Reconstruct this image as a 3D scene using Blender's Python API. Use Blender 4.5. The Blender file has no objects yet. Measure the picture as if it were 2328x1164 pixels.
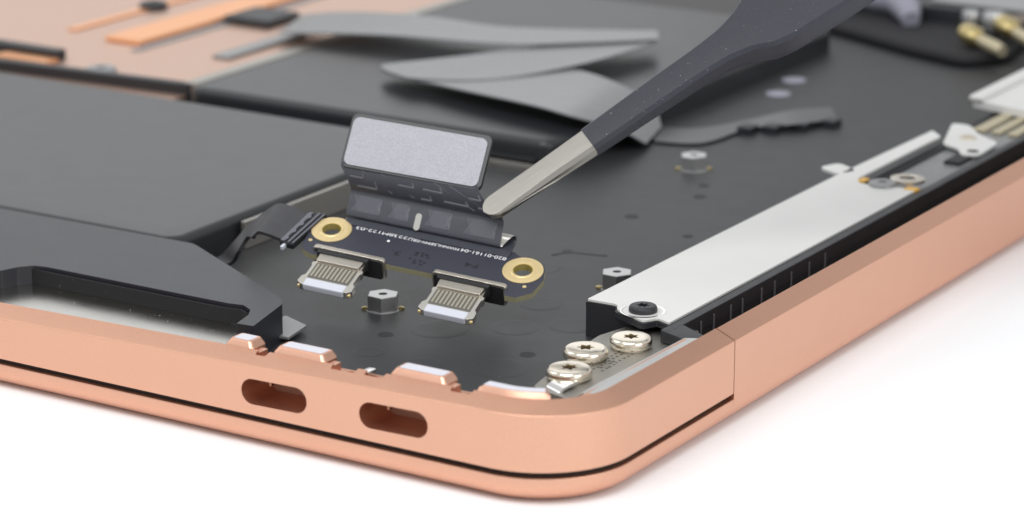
import bpy, bmesh, math, random
from mathutils import Vector, Matrix
random.seed(7)
SC = bpy.context.scene
COL = SC.collection

# ------------------------------------------------------------------ camera, world, lamps (1 unit = 1 cm)
cam_d = bpy.data.cameras.new("camera")
cam = bpy.data.objects.new("camera", cam_d); COL.objects.link(cam)
right = Vector((0.84797, 0.53004, 0.0)); up = Vector((-0.15171, 0.24272, 0.95816)); back = Vector((0.50786, -0.81250, 0.28623))
M = Matrix((right, up, back)).transposed().to_4x4()
M.translation = Vector((14.6695, -24.7558, 11.5827))
cam.matrix_world = M
cam_d.sensor_width = 36.0
cam_d.lens = 36.0 * 6685.0 / 2328.0
cam_d.clip_start = 1.0
cam_d.clip_end = 1000.0
cam_d.dof.use_dof = True
cam_d.dof.focus_distance = 34.6
cam_d.dof.aperture_fstop = 0.32
cam_d.dof.aperture_blades = 9
SC.camera = cam

world = bpy.data.worlds.new("World"); SC.world = world
world.use_nodes = True
bg = world.node_tree.nodes["Background"]
bg.inputs[0].default_value = (0.97, 0.985, 1.0, 1)
bg.inputs[1].default_value = 0.56

def softbox(name, loc, target, sx, sy, radiance, color=(1, 1, 1)):
    d = bpy.data.lights.new(name, 'AREA'); d.shape = 'RECTANGLE'; d.size = sx; d.size_y = sy
    d.energy = radiance * math.pi * sx * sy; d.color = color
    o = bpy.data.objects.new(name, d); COL.objects.link(o)
    o.location = loc
    o.rotation_euler = (Vector(target) - Vector(loc)).to_track_quat('-Z', 'Y').to_euler()
    return o
softbox("overhead_softbox", (2, -24, 46), (-3, 3, 0), 40, 30, 4.0)
softbox("left_softbox", (-54, -10, 44), (-4, 3, 0), 36, 36, 1.3)
softbox("right_softbox", (56, -10, 32), (-2, 5, 0), 36, 36, 2.3)
softbox("rear_softbox", (-62, 62, 34), (-6, 6, 0), 60, 36, 0.52)

SC.view_settings.view_transform = 'Standard'
SC.view_settings.look = 'None'
SC.view_settings.exposure = 0.2
SC.view_settings.gamma = 1.0
SC.render.film_transparent = False
try:
    SC.cycles.use_denoising = True
    SC.cycles.max_bounces = 8
except Exception:
    pass

# ------------------------------------------------------------------ materials
def mat(name, color, metallic=0.0, rough=0.5, spec=0.5, noise=0.0, nscale=40.0, bump=0.0, bscale=200.0, rvar=0.0, aniso=None, color2=None):
    m = bpy.data.materials.new(name); m.use_nodes = True
    nt = m.node_tree; b = nt.nodes["Principled BSDF"]
    b.inputs["Base Color"].default_value = (*color, 1)
    b.inputs["Metallic"].default_value = metallic
    b.inputs["Roughness"].default_value = rough
    b.inputs["Specular IOR Level"].default_value = spec
    tc = nt.nodes.new("ShaderNodeTexCoord")
    src = tc.outputs["Object"]
    if aniso:                                       # brushed: stretch the noise along one axis
        mp = nt.nodes.new("ShaderNodeMapping"); mp.inputs["Scale"].default_value = aniso
        nt.links.new(src, mp.inputs["Vector"]); src = mp.outputs["Vector"]
    if noise > 0 or color2:
        n = nt.nodes.new("ShaderNodeTexNoise"); n.inputs["Scale"].default_value = nscale; n.inputs["Detail"].default_value = 6
        nt.links.new(src, n.inputs["Vector"])
        mx = nt.nodes.new("ShaderNodeMix"); mx.data_type = 'RGBA'
        c2 = color2 if color2 else tuple(max(0, c * (1 - noise)) for c in color)
        c1 = color if color2 else tuple(min(1, c * (1 + noise)) for c in color)
        mx.inputs[6].default_value = (*c1, 1); mx.inputs[7].default_value = (*c2, 1)
        nt.links.new(n.outputs["Fac"], mx.inputs[0]); nt.links.new(mx.outputs[2], b.inputs["Base Color"])
    if rvar > 0:
        n2 = nt.nodes.new("ShaderNodeTexNoise"); n2.inputs["Scale"].default_value = 3.0; n2.inputs["Detail"].default_value = 8
        nt.links.new(tc.outputs["Object"], n2.inputs["Vector"])
        mr = nt.nodes.new("ShaderNodeMapRange"); mr.inputs[1].default_value = 0.3; mr.inputs[2].default_value = 0.7
        mr.inputs[3].default_value = rough - rvar; mr.inputs[4].default_value = rough + rvar
        nt.links.new(n2.outputs["Fac"], mr.inputs[0]); nt.links.new(mr.outputs[0], b.inputs["Roughness"])
    if bump > 0:
        n3 = nt.nodes.new("ShaderNodeTexNoise"); n3.inputs["Scale"].default_value = bscale; n3.inputs["Detail"].default_value = 3
        nt.links.new(src, n3.inputs["Vector"])
        bp = nt.nodes.new("ShaderNodeBump"); bp.inputs["Strength"].default_value = bump; bp.inputs["Distance"].default_value = 0.01
        nt.links.new(n3.outputs["Fac"], bp.inputs["Height"]); nt.links.new(bp.outputs["Normal"], b.inputs["Normal"])
    return m

GOLD = mat("anodized_gold", (0.765, 0.435, 0.305), 1.0, 0.40, noise=0.11, nscale=60, bump=0.25, bscale=160, rvar=0.02)
GOLD_CUT = mat("cut_gold", (0.80, 0.46, 0.33), 1.0, 0.34, bump=0.2, bscale=120)
GOLD_IN = mat("inner_gold", (0.72, 0.52, 0.425), 1.0, 0.5, noise=0.04, nscale=10)
GOLD_GLINT = mat("gold_orange_glint", (0.98, 0.52, 0.28), 1.0, 0.4)  # gold with its bright orange reflection put into the base colour
DARK = mat("dark_plate", (0.025, 0.026, 0.028), 0.0, 0.45, noise=0.05, nscale=30, bump=0.2, bscale=180, rvar=0.012)
BATT = mat("battery_film", (0.019, 0.020, 0.023), 0.0, 0.34, spec=0.58, noise=0.03, nscale=14, rvar=0.008)
BLACKP = mat("black_plastic", (0.018, 0.019, 0.023), 0.0, 0.42, bump=0.3, bscale=110, rvar=0.04)
SPEAK = mat("speaker_plastic", (0.019, 0.020, 0.026), 0.0, 0.36, bump=0.25, bscale=160, rvar=0.01)
GASKET = mat("dark_gasket", (0.010, 0.006, 0.005), 0.0, 0.7)
STEEL = mat("brushed_steel", (0.52, 0.50, 0.46), 1.0, 0.34, noise=0.10, nscale=30, bump=0.5, bscale=60, aniso=(2.0, 40, 40))
TIPSTEEL = mat("tip_steel", (0.37, 0.355, 0.325), 1.0, 0.33, noise=0.09, nscale=3, bump=0.2, bscale=6, aniso=(.6, 14, 14))
NICKEL = mat("nickel", (0.82, 0.75, 0.63), 1.0, 0.17, rvar=0.02)
NICKEL_R = mat("rough_nickel", (0.70, 0.65, 0.57), 1.0, 0.28, noise=0.12, nscale=60, bump=0.6, bscale=90)
WHITEBAR = mat("pale_steel_cover", (0.77, 0.77, 0.75), 0.35, 0.48, noise=0.04, nscale=1.5)
CHROME = mat("polished_dimple", (0.88, 0.87, 0.85), 1.0, 0.12)
SHELF = mat("satin_metal", (0.52, 0.51, 0.48), 1.0, 0.22, noise=0.10, nscale=140, rvar=0.02)
PAD = mat("white_foam_pad", (0.66, 0.66, 0.72), 0.0, 0.75, noise=0.05, nscale=60, bump=0.5, bscale=120)
SILV = mat("satin_silver_plate", (0.28, 0.28, 0.305), 0.85, 0.40, noise=0.22, nscale=38, bump=0.45, bscale=120)
PCB = mat("dark_solder_mask", (0.036, 0.038, 0.055), 0.0, 0.42, noise=0.10, nscale=20, bump=0.25, bscale=90)
PCBEDGE = mat("board_edge", (0.33, 0.31, 0.19), 0.0, 0.5, noise=0.2, nscale=30)
RING = mat("gold_plating", (0.80, 0.63, 0.33), 0.45, 0.34, noise=0.12, nscale=14, bump=0.2, bscale=60)
RINGIN = mat("gold_barrel", (0.72, 0.58, 0.20), 0.6, 0.32)
FILM = mat("black_flex_film", (0.055, 0.058, 0.072), 0.0, 0.32, noise=0.15, nscale=8, bump=0.3, bscale=60)
STIFF = mat("black_stiffener", (0.022, 0.022, 0.025), 0.0, 0.35)
INKW = mat("white_ink", (0.82, 0.82, 0.84), 0.0, 0.6)
INKB = mat("black_ink", (0.008, 0.008, 0.010), 0.0, 0.6)
CONTACT = mat("contact_metal", (0.72, 0.66, 0.54), 1.0, 0.32)
CONTWELL = mat("contact_well", (0.13, 0.125, 0.11), 0.0, 0.5)
TIPW = mat("white_tip_plastic", (0.60, 0.62, 0.69), 0.0, 0.45)
TONGUE = mat("tongue_frame_metal", (0.82, 0.79, 0.72), 1.0, 0.3, noise=0.06, nscale=40, bump=0.3, bscale=80)
COATED = mat("tweezer_coating", (0.024, 0.026, 0.037), 0.0, 0.43, noise=0.15, nscale=20, bump=0.5, bscale=60, rvar=0.04)
COATSIDE = mat("tweezer_coating_side", (0.030, 0.031, 0.036), 0.0, 0.36, bump=0.3, bscale=50, rvar=0.03)
ALU = mat("standoff_aluminium", (0.60, 0.60, 0.60), 1.0, 0.36)
BRASS = mat("brass", (0.66, 0.54, 0.26), 1.0, 0.3)
FLEX = mat("grey_flex_film", (0.19, 0.195, 0.20), 0.0, 0.28, noise=0.03, nscale=3, rvar=0.02)
GREYMET = mat("grey_sheet", (0.33, 0.33, 0.335), 0.6, 0.4)
LILAC = mat("pale_sleeve", (0.28, 0.28, 0.34), 0.0, 0.45)
TABLE = mat("white_table", (0.91, 0.93, 0.95), 0.0, 0.6)
ORANGE = mat("kapton_tape", (0.75, 0.42, 0.06), 0.0, 0.35)
STRIPGOLD = mat("contact_strip", (0.62, 0.55, 0.38), 0.7, 0.4)
HOLE = mat("dark_hole", (0.012, 0.012, 0.014), 0.0, 0.6)

# ------------------------------------------------------------------ helpers
def thing(name, label, cat, loc=(0, 0, 0), group=None, rot=None):
    o = bpy.data.objects.new(name, None); COL.objects.link(o)
    m = Matrix.Translation(Vector(loc))
    if rot is not None: m = m @ rot.to_4x4()
    o.matrix_world = m
    o.empty_display_size = 0.3
    o["label"] = label; o["category"] = cat
    if group: o["group"] = group
    return o

def rootof(p):
    while p.parent is not None: p = p.parent
    return p

WORLDM = {}
def place(name, bm, m, parent=None, bevel=0.0, seg=2, local=False, ang=35.0, kind=None, label=None):
    """link bm as one mesh; coordinates are world ones unless local=True (then the parent's frame)."""
    bmesh.ops.recalc_face_normals(bm, faces=bm.faces)
    if bevel > 0:
        es = [e for e in bm.edges if e.is_manifold and e.calc_face_angle(0) > math.radians(30)]
        bmesh.ops.bevel(bm, geom=es, offset=bevel, segments=seg, profile=0.5, affect='EDGES', clamp_overlap=True)
    me = bpy.data.meshes.new(name)
    if parent is not None and not local:
        r = rootof(parent)
        inv = WORLDM.get(r.name)
        if inv is None:
            inv = r.matrix_world.inverted() if r.type == 'EMPTY' else Matrix.Translation(-r.location)
            WORLDM[r.name] = inv
        bm.transform(inv)
    for f in bm.faces: f.smooth = True
    bm.to_mesh(me); bm.free()
    me.set_sharp_from_angle(angle=math.radians(ang))
    mats = m if isinstance(m, (list, tuple)) else [m]
    for x in mats: me.materials.append(x)
    o = bpy.data.objects.new(name, me); COL.objects.link(o)
    if parent is not None: o.parent = parent
    wn = o.modifiers.new("weighted_normals", 'WEIGHTED_NORMAL'); wn.keep_sharp = True
    if kind: o["kind"] = kind
    if label: o["label"] = label
    return o

def prism(pts, z0, z1, bm=None, T=None, mi=0):
    bm = bm or bmesh.new()
    a = sum(pts[i][0] * pts[(i + 1) % len(pts)][1] - pts[(i + 1) % len(pts)][0] * pts[i][1] for i in range(len(pts)))
    if a < 0: pts = pts[::-1]
    def V(p, z):
        w = Vector((p[0], p[1], z)); return bm.verts.new(T @ w if T is not None else w)
    lo = [V(p, z0) for p in pts]; hi = [V(p, z1) for p in pts]
    n = len(pts); fs = [bm.faces.new(hi), bm.faces.new(lo[::-1])]
    for i in range(n): fs.append(bm.faces.new((lo[i], lo[(i + 1) % n], hi[(i + 1) % n], hi[i])))
    for f in fs: f.material_index = mi
    return bm

def box(x0, x1, y0, y1, z0, z1, bm=None, T=None, mi=0):
    return prism([(x0, y0), (x1, y0), (x1, y1), (x0, y1)], z0, z1, bm, T, mi)

def rrect(x0, x1, y0, y1, r, n=5):
    out = []
    for cx, cy, a0 in ((x1 - r, y0 + r, -90), (x1 - r, y1 - r, 0), (x0 + r, y1 - r, 90), (x0 + r, y0 + r, 180)):
        for k in range(n + 1):
            a = math.radians(a0 + 90 * k / n); out.append((cx + r * math.cos(a), cy + r * math.sin(a)))
    return out

def roundpoly(pts, r, n=4):
    """round every corner of a polygon; r is one number or one per corner."""
    out = []; N = len(pts)
    for i, p in enumerate(pts):
        ri = r[i] if isinstance(r, (list, tuple)) else r
        P = Vector(p); A = Vector(pts[i - 1]); B = Vector(pts[(i + 1) % N])
        if ri <= 0: out.append(tuple(P)); continue
        da = min(ri, (A - P).length * .45); db = min(ri, (B - P).length * .45)
        a = P + (A - P).normalized() * da; b = P + (B - P).normalized() * db
        for k in range(n + 1):
            t = k / n; q = a * (1 - t) ** 2 + P * 2 * t * (1 - t) + b * t * t; out.append((q.x, q.y))
    return out

def lathe(profile, n=32, bm=None, T=None, mi=0, closed=False):
    """profile: (r, z) pairs, from outside bottom to the axis."""
    bm = bm or bmesh.new(); rings = []
    for r, z in profile:
        if r < 1e-6:
            w = Vector((0, 0, z)); rings.append([bm.verts.new(T @ w if T is not None else w)])
        else:
            ring = []
            for k in range(n):
                a = 2 * math.pi * k / n; w = Vector((r * math.cos(a), r * math.sin(a), z)); ring.append(bm.verts.new(T @ w if T is not None else w))
            rings.append(ring)
    pairs = list(zip(rings[:-1], rings[1:]))
    if closed: pairs.append((rings[-1], rings[0]))
    for A, B in pairs:
        for k in range(n):
            k2 = (k + 1) % n
            if len(A) == 1: vs = (A[0], B[k2], B[k])
            elif len(B) == 1: vs = (A[k], A[k2], B[0])
            else: vs = (A[k], A[k2], B[k2], B[k])
            bm.faces.new(vs).material_index = mi
    return bm

def sweep(sections, cap=True):
    """sections: lists of world points, same length, closed loops."""
    bm = bmesh.new(); R = [[bm.verts.new(p) for p in s] for s in sections]; n = len(R[0])
    for A, B in zip(R[:-1], R[1:]):
        for i in range(n): bm.faces.new((A[i], A[(i + 1) % n], B[(i + 1) % n], B[i]))
    if cap:
        bm.faces.new(R[0][::-1]); bm.faces.new(R[-1])
    return bm

def tube(pts, rad, n=10, bm=None):
    bm = bm or bmesh.new(); rings = []
    P = [Vector(p) for p in pts]
    for i, p in enumerate(P):
        t = (P[min(i + 1, len(P) - 1)] - P[max(i - 1, 0)]).normalized()
        a = t.cross(Vector((0, 0, 1)));  a = a.normalized() if a.length > 1e-4 else Vector((1, 0, 0)); b = t.cross(a)
        r = rad[i] if isinstance(rad, (list, tuple)) else rad
        rings.append([bm.verts.new(p + (a * math.cos(2 * math.pi * k / n) + b * math.sin(2 * math.pi * k / n)) * r) for k in range(n)])
    for A, B in zip(rings[:-1], rings[1:]):
        for k in range(n): bm.faces.new((A[k], A[(k + 1) % n], B[(k + 1) % n], B[k]))
    bm.faces.new(rings[0][::-1]); bm.faces.new(rings[-1])
    return bm

def cut(obj, cutters):
    """boolean difference with each bmesh in cutters (in obj's own coordinates), applied."""
    for bm in cutters:
        bmesh.ops.recalc_face_normals(bm, faces=bm.faces)
        me = bpy.data.meshes.new("cutter"); bm.to_mesh(me); bm.free()
        c = bpy.data.objects.new("cutter", me); COL.objects.link(c)
        bpy.context.view_layer.update()
        c.matrix_world = obj.matrix_world if obj.parent is None else world_of(obj)
        wn = [m for m in obj.modifiers if m.type == 'WEIGHTED_NORMAL']
        for m in wn: obj.modifiers.remove(m)
        before = len(obj.data.vertices)
        for attempt in range(4):
            md = obj.modifiers.new("cut", 'BOOLEAN'); md.operation = 'DIFFERENCE'; md.object = c; md.solver = 'EXACT'
            bpy.context.view_layer.update()
            dg = bpy.context.evaluated_depsgraph_get()
            obj.data = bpy.data.meshes.new_from_object(obj.evaluated_get(dg))
            obj.modifiers.remove(md)
            if len(obj.data.vertices) != before: break
        w = obj.modifiers.new("weighted_normals", 'WEIGHTED_NORMAL'); w.keep_sharp = True
        bpy.data.objects.remove(c)
    obj.data.set_sharp_from_angle(angle=math.radians(35))

def world_of(o):
    m = o.matrix_local.copy()
    while o.parent is not None:
        o = o.parent; m = o.matrix_local @ m
    return m

def copy_tree(o, parent=None):
    c = o.copy(); COL.objects.link(c)
    if parent is not None: c.parent = parent
    for ch in list(o.children): copy_tree(ch, c)
    return c

def text_bm(s, size, T, depth=0.0015, squeeze=1.0):
    cu = bpy.data.curves.new("lettering", 'FONT'); cu.body = s; cu.size = size; cu.extrude = depth / 2
    o = bpy.data.objects.new("lettering", cu); COL.objects.link(o)
    bpy.context.view_layer.update()
    dg = bpy.context.evaluated_depsgraph_get()
    me = bpy.data.meshes.new_from_object(o.evaluated_get(dg))
    bpy.data.objects.remove(o)
    bm = bmesh.new(); bm.from_mesh(me); bpy.data.meshes.remove(me)
    bm.transform(T @ Matrix.Diagonal((squeeze, 1, 1, 1)))
    return bm

# ------------------------------------------------------------------ table
bm = bmesh.new(); s = 160
vs = [bm.verts.new(p) for p in ((-s, -s, .078), (s, -s, .078), (s, s, .078), (-s, s, .078))]; bm.faces.new(vs)
tb = place("tabletop", bm, TABLE); tb["kind"] = "structure"

# ------------------------------------------------------------------ laptop: case outline
RC = 1.1; X0 = -23.0; L1 = -X0 - RC; LA = RC * math.pi / 2; YEND = 3.485
def outline(sv, d):
    """point at arc length sv along the case outline, d inward."""
    if sv <= L1: return (X0 + sv, d)
    if sv <= L1 + LA:
        a = (sv - L1) / RC; return (-RC + (RC - d) * math.sin(a), RC - (RC - d) * math.cos(a))
    return (-d, RC + sv - L1 - LA)
def zo(sv):
    return min(1.10, 1.13 + .0207 * outline(sv, 0)[0])
def stations(s0, s1, step=1.2):
    out = [s0]
    for k in range(1, 60):
        q = k * step
        if s0 < q < min(L1, s1): out.append(q)
    for k in range(0, 25):
        q = L1 + LA * k / 24
        if s0 < q < s1: out.append(q)
    out.append(s1); return out
def at_s(profile, s0, s1, step=1.2):
    secs = []
    for q in stations(s0, s1, step):
        secs.append([Vector((*outline(q, d), z)) for d, z in profile(q)])
    return sweep(secs)
S_END = L1 + LA + YEND - RC

laptop = thing("laptop", "opened gold laptop case lying upside down on the white table", "laptop", (-1.1, 1.1, -0.03))

def case_profile(q):
    z = zo(q); di = .25; zi = z + .43 * di
    return [(.025, .455), (.004, .462), (0, .478), (0, z - .010), (.003, z - .002), (.010, z + .0045), (di - .008, zi - .003), (di, zi - .004), (di + .006, zi - .016),
            (di + .006, zi - .17), (.66, zi - .20), (.66, .455)]
rim = place("case_rim", at_s(case_profile, 0.0, S_END), GOLD, laptop, ang=25)
def stadium(cx, cz, w, h, y0, y1, tilt):
    pts = []; r = h / 2
    for k in range(13):
        a = math.radians(-90 + 180 * k / 12); pts.append((w / 2 - r + r * math.cos(a), r * math.sin(a)))
    for k in range(13):
        a = math.radians(90 + 180 * k / 12); pts.append((-w / 2 + r + r * math.cos(a), r * math.sin(a)))
    T = Matrix.Translation((cx, 0, cz)) @ Matrix.Rotation(-tilt, 4, 'Y') @ Matrix.Rotation(math.pi / 2, 4, 'X')
    T2 = Matrix.Translation(Vector((1.1, -1.1, 0.03)))
    return prism(pts, -y1, -y0, T=T2 @ T)
cut(rim, [stadium(-3.925, .745, .90, .300, -.3, .63, .018), stadium(-2.322, .767, .90, .300, -.3, .63, .018)])
# latch seats cut in the inner lip between the tabs
def notch(x0, x1, depth=.01):
    T2 = Matrix.Translation(Vector((1.1, -1.1, 0.03)))
    return prism(roundpoly([(x0, .16 + depth), (x1 + .0, .16 + depth), (x1 + .05, .6), (x0 - .05, .6)], .03), .93, 1.5, T=T2)
cut(rim, [notch(-4.30, -4.16), notch(-3.27, -2.95), notch(-2.82, -2.58), notch(-1.70, -1.44)])
# spring tongues inside the two ports
for cx, cz in ((-3.925, .745), (-2.322, .767)):
    place("added_port_back", box(cx - .50, cx + .50, .52, .56, cz - .19, cz + .19), mat("port_fill_brown", (.36, .21, .155), 0, .42) if "port_fill_brown" not in bpy.data.materials else bpy.data.materials["port_fill_brown"], laptop)  # brown plate added to tame gold interreflection inside the port
    place("port_spring", box(cx - .262, cx - .225, .26, .36, cz - .01, cz + .152), mat("spring_leaf", (.42, .25, .17), 1.0, .4) if "spring_leaf" not in bpy.data.materials else bpy.data.materials["spring_leaf"], laptop, bevel=.008)

lid_prof = [(1.0, .395), (.02, .395), (.006, .390), (0, .378), (0, .30)]
for k in range(1, 11):
    a = math.radians(90 * k / 10); lid_prof.append((.35 - .35 * math.cos(a), .30 - .22 * math.sin(a)))
lid_prof.append((1.0, .08))
lidbm = at_s(lambda q: lid_prof, 0.0, S_END + .018)
box(-23.0, -.95, .95, 29, .084, .39, lidbm)
lid = place("display_lid", lidbm, GOLD, laptop, ang=40)
place("hinge_gasket", at_s(lambda q: [(.07, .385), (.07, .47), (.30, .47), (.30, .385)], 0.0, S_END - .004), GASKET, laptop)
# hinge cover: full-height bar behind the seam
hz = 1.10
hp = [(.9, .08)]
for k in range(9, 0, -1):
    a = math.radians(90 * k / 10); hp.append((.35 - .35 * math.cos(a), .30 - .22 * math.sin(a)))
hp += [(0, .30), (0, hz - .010), (.003, hz - .002), (.010, hz + .0045), (.236, hz + .43 * .244), (.246, hz + .43 * .244 - .004), (.252, hz + .09), (.252, .6), (.9, .5)]
place("hinge_cover", sweep([[Vector((-d, y, z)) for d, z in hp] for y in (3.499, 6, 12, 20, 28.9)]), GOLD, laptop, ang=25)

# inner floor
ZF = .55
flo = place("keyboard_plate", prism([(-13.65, .42), (-.42, .42), (-.42, 29), (-13.65, 29)], .47, ZF), DARK, laptop)
for x, y, r in ((-4.45, 2.96, .108), (-2.60, 3.22, .108)):
    hb = lathe([(r, ZF - .06), (r, ZF + .0015), (r - .006, ZF + .003), (r - .014, ZF + .0015), (r - .014, ZF - .04)], 28, T=Matrix.Translation((x, y, 0)))
    ho = place("plate_hole", lathe([(r - .014, ZF + .002), (0, ZF + .002)], 28, T=Matrix.Translation((x, y, 0))), HOLE, laptop)
    place("hole_rim", hb, DARK, ho)
dimp = [(-4.01, 3.48, .36), (-3.27, 4.0, .30), (-2.72, 4.45, .30), (-2.62, 2.62, .36), (-4.24, 2.31, .20), (-3.45, 2.25, .26), (-4.3, 6.3, .26), (-3.5, 5.0, .28), (-1.95, 2.15, .22)]
for x, y, r in dimp:
    place("plate_dimple", lathe([(r, ZF - .004), (r, ZF + .001), (r * .90, ZF + .0035), (r * .80, ZF + .0045), (r * .68, ZF + .003), (0, ZF + .002)], 30, T=Matrix.Translation((x, y, 0))), DARK, laptop)
for x, y, r in ((-4.52, 9.04, .10), (-4.21, 10.43, .09), (-4.44, 10.98, .08), (-4.4, 7.13, .07), (-3.4, 8.6, .07)):
    place("plate_hole", lathe([(r, ZF - .02), (r, ZF + .003), (0, ZF + .003)], 20, T=Matrix.Translation((x, y, 0))), HOLE, laptop)

# gold tabs with foam pads
def tab_straight(x0, x1):
    zb = zo(x0 * .5 + x1 * .5 - X0); zt = zb + .175
    lo = rrect(x0, x1, .238, .52, .05); hi = rrect(x0 + .055, x1 - .055, .285, .50, .04)
    bm = bmesh.new(); A = [bm.verts.new((p[0], p[1], zb - .08)) for p in lo]; A2 = [bm.verts.new((p[0], p[1], zb + .105)) for p in lo]; B = [bm.verts.new((p[0], p[1], zt)) for p in hi]
    n = len(A)
    for P, Q in ((A, A2), (A2, B)):
        for i in range(n): bm.faces.new((P[i], P[(i + 1) % n], Q[(i + 1) % n], Q[i]))
    bm.faces.new(B); bm.faces.new(A[::-1])
    o = place("mounting_tab", bm, GOLD_CUT, laptop, bevel=.010, ang=40)
    place("foam_pad", prism(rrect(x0 + .085, x1 - .085, .305, .475, .03), zt - .01, zt + .006), PAD, o, bevel=.004)
    return o
for x0, x1 in ((-4.78, -4.39), (-4.11, -3.40), (-2.53, -1.80)): tab_straight(x0, x1)
def tab_curved(s0, s1):
    zt = 1.10 + .175; secs = []
    for k in range(15):
        q = s0 + (s1 - s0) * k / 14; e = 1.0 if 0 < k < 14 else 0.8
        secs.append([Vector((*outline(q, d), z)) for d, z in ((.245, 1.0), (.245, 1.20), (.285, 1.10 + .165 * e), (.44, 1.10 + .165 * e), (.47, 1.2), (.47, 1.0))])
    o = place("mounting_tab", sweep(secs), GOLD_CUT, laptop, bevel=.008, ang=40)
    secs = []
    for k in range(15):
        q = s0 + .05 + (s1 - s0 - .12) * k / 14
        secs.append([Vector((*outline(q, d), z)) for d, z in ((.30, 1.255), (.30, 1.271), (.425, 1.271), (.425, 1.255))])
    place("foam_pad", sweep(secs), PAD, o, bevel=.004)
tab_curved(L1 - .30, L1 + .72)
# small bright clip ends beside the tabs
for x in (-4.335, -3.33, -2.86, -1.75):
    place("clip_end", box(x - .05, x + .05, .24, .40, 1.0, zo(x - X0) + .085), CHROME if x > -2.9 and x < -2.8 else GOLD_CUT, laptop, bevel=.012, seg=2)

# standoffs
def standoff(x, y, h, first=None):
    T = Matrix.Translation((x, y, ZF))
    bm = bmesh.new(); r = .205
    hexa = [(r * math.cos(math.radians(58 + 60 * k)), r * math.sin(math.radians(58 + 60 * k))) for k in range(6)]
    hole = [(.055 * math.cos(2 * math.pi * k / 24), .055 * math.sin(2 * math.pi * k / 24)) for k in range(24)]
    n = 24
    outer = []
    for k in range(24):
        a = k / 24 * 6; i = int(a); f = a - i; p, q = hexa[i], hexa[(i + 1) % 6]; outer.append((p[0] * (1 - f) + q[0] * f, p[1] * (1 - f) + q[1] * f))
    ang0 = math.radians(58)
    hole = [(.055 * math.cos(ang0 + 2 * math.pi * k / 24), .055 * math.sin(ang0 + 2 * math.pi * k / 24)) for k in range(24)]
    rings = []
    for pts, z in ((outer, 0.0), (outer, h - .008), ([(p[0] * .96, p[1] * .96) for p in outer], h), (hole, h), (hole, h - .12)):
        rings.append([bm.verts.new(T @ Vector((p[0], p[1], z))) for p in pts])
    for A, B in zip(rings[:-1], rings[1:]):
        for k in range(n): bm.faces.new((A[k], A[(k + 1) % n], B[(k + 1) % n], B[k]))
    bm.faces.new(rings[-1])
    o = place("standoff", bm, ALU, laptop, ang=20)
    place("base_ring", lathe([(.215, -.01), (.215, .004), (.208, .008), (.15, .008)], 30, T=T), GREYMET, o)
    for sx in (-1, 1):
        place("base_lug", lathe([(.04, -.01), (.04, .024), (.025, .034), (0, .036)], 14, T=T @ Matrix.Translation((.225 * sx * .85, .225 * sx * .53, 0))), BRASS, o)
    return o
standoff(-5.04, 3.77, .20); standoff(-3.03, 6.06, .22); standoff(-5.0, 11.70, .22)

# trackpad plate and its details
tp = place("trackpad_plate", prism([(-22.95, .45), (-13.66, .45), (-13.66, 29), (-22.95, 29)], .47, .72), GOLD_IN, laptop)
place("glint_rib", box(-17.35, -16.55, 13.3, 18.2, .72, .81), GOLD_GLINT, tp, bevel=.05)  # gold slope; its orange reflection is painted by the material colour
place("glint_rib", box(-18.0, -16.9, 11.25, 11.6, .72, .80), GOLD_GLINT, tp, bevel=.03)
place("dark_bar", box(-20.5, -16.95, 11.60, 11.86, .72, .90), BLACKP, tp, bevel=.03)
place("dark_groove", box(-16.45, -16.28, 12.9, 18.5, .72, .745), GREYMET, tp, bevel=.02)
place("dark_groove", box(-18.42, -18.22, 13.6, 19.0, .72, .76), GOLD_GLINT, tp, bevel=.015)
place("edge_strip", box(-14.95, -14.6, 13.2, 15.4, .72, .78), GREYMET, tp, bevel=.02)
for x, y in ((-18.3, 15.84), (-15.74, 11.29)):
    sc = place("plate_screw", lathe([(.26, .70), (.26, .80), (.22, .84), (.09, .84), (.09, .78), (0, .78)], 24, T=Matrix.Translation((x, y, 0))), BLACKP if x < -17 else GREYMET, tp)
place("cable_socket", box(-16.5, -15.5, 15.5, 16.5, .72, .86), BLACKP, tp, bevel=.06)
# tray walls round the battery cells
place("tray_wall", box(-8.12, -8.04, 4.95, 10.0, ZF, .93), STEEL, laptop, bevel=.015)
place("tray_wall", box(-13.72, -13.46, 10.9, 20.0, ZF, .93), STEEL, laptop, bevel=.02)
place("tray_wall", prism([(-20.6, 10.32), (-13.6, 10.86), (-13.6, 11.06), (-20.6, 10.54)], .5, .90), BLACKP, laptop, bevel=.02)
place("tray_wall", box(-9.5, -6.5, 10.34, 10.42, ZF, .64), STEEL, laptop, bevel=.01)
place("side_wall", box(-23.0, -.5, 28.9, 29.4, .4, 1.1), GOLD, laptop, bevel=.02)

# ------------------------------------------------------------------ speaker
spk = thing("speaker", "black speaker box with a long recess behind the gold side rim", "speaker", (-7.3, 2.4, ZF))
sp_out = [(-7.85, 3.61), (-5.53, 2.33), (-5.37, 2.14), (-5.15, 1.27), (-5.38, 1.25), (-5.46, 1.58), (-5.56, 1.76), (-5.74, 1.86), (-5.95, 1.82), (-8.75, 1.82), (-8.93, 1.78), (-9.06, 1.62), (-9.13, 1.40), (-9.35, 1.25), (-14.5, 1.25), (-14.5, 3.5), (-8.45, 3.60)]
place("housing", prism(roundpoly(sp_out, [.10, .12, .04, .02, .01] + [.02] * 9 + [.05, .05, .15], 3), ZF, 1.0), SPEAK, spk, bevel=.014, seg=2, ang=28)
place("recess_shelf", prism(roundpoly([(-14.3, .62), (-5.42, .62), (-5.42, 1.9), (-14.3, 1.9)], [0, .42, 0, 0], 8), .70, .77), SHELF, spk, bevel=.018, seg=2)
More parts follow.
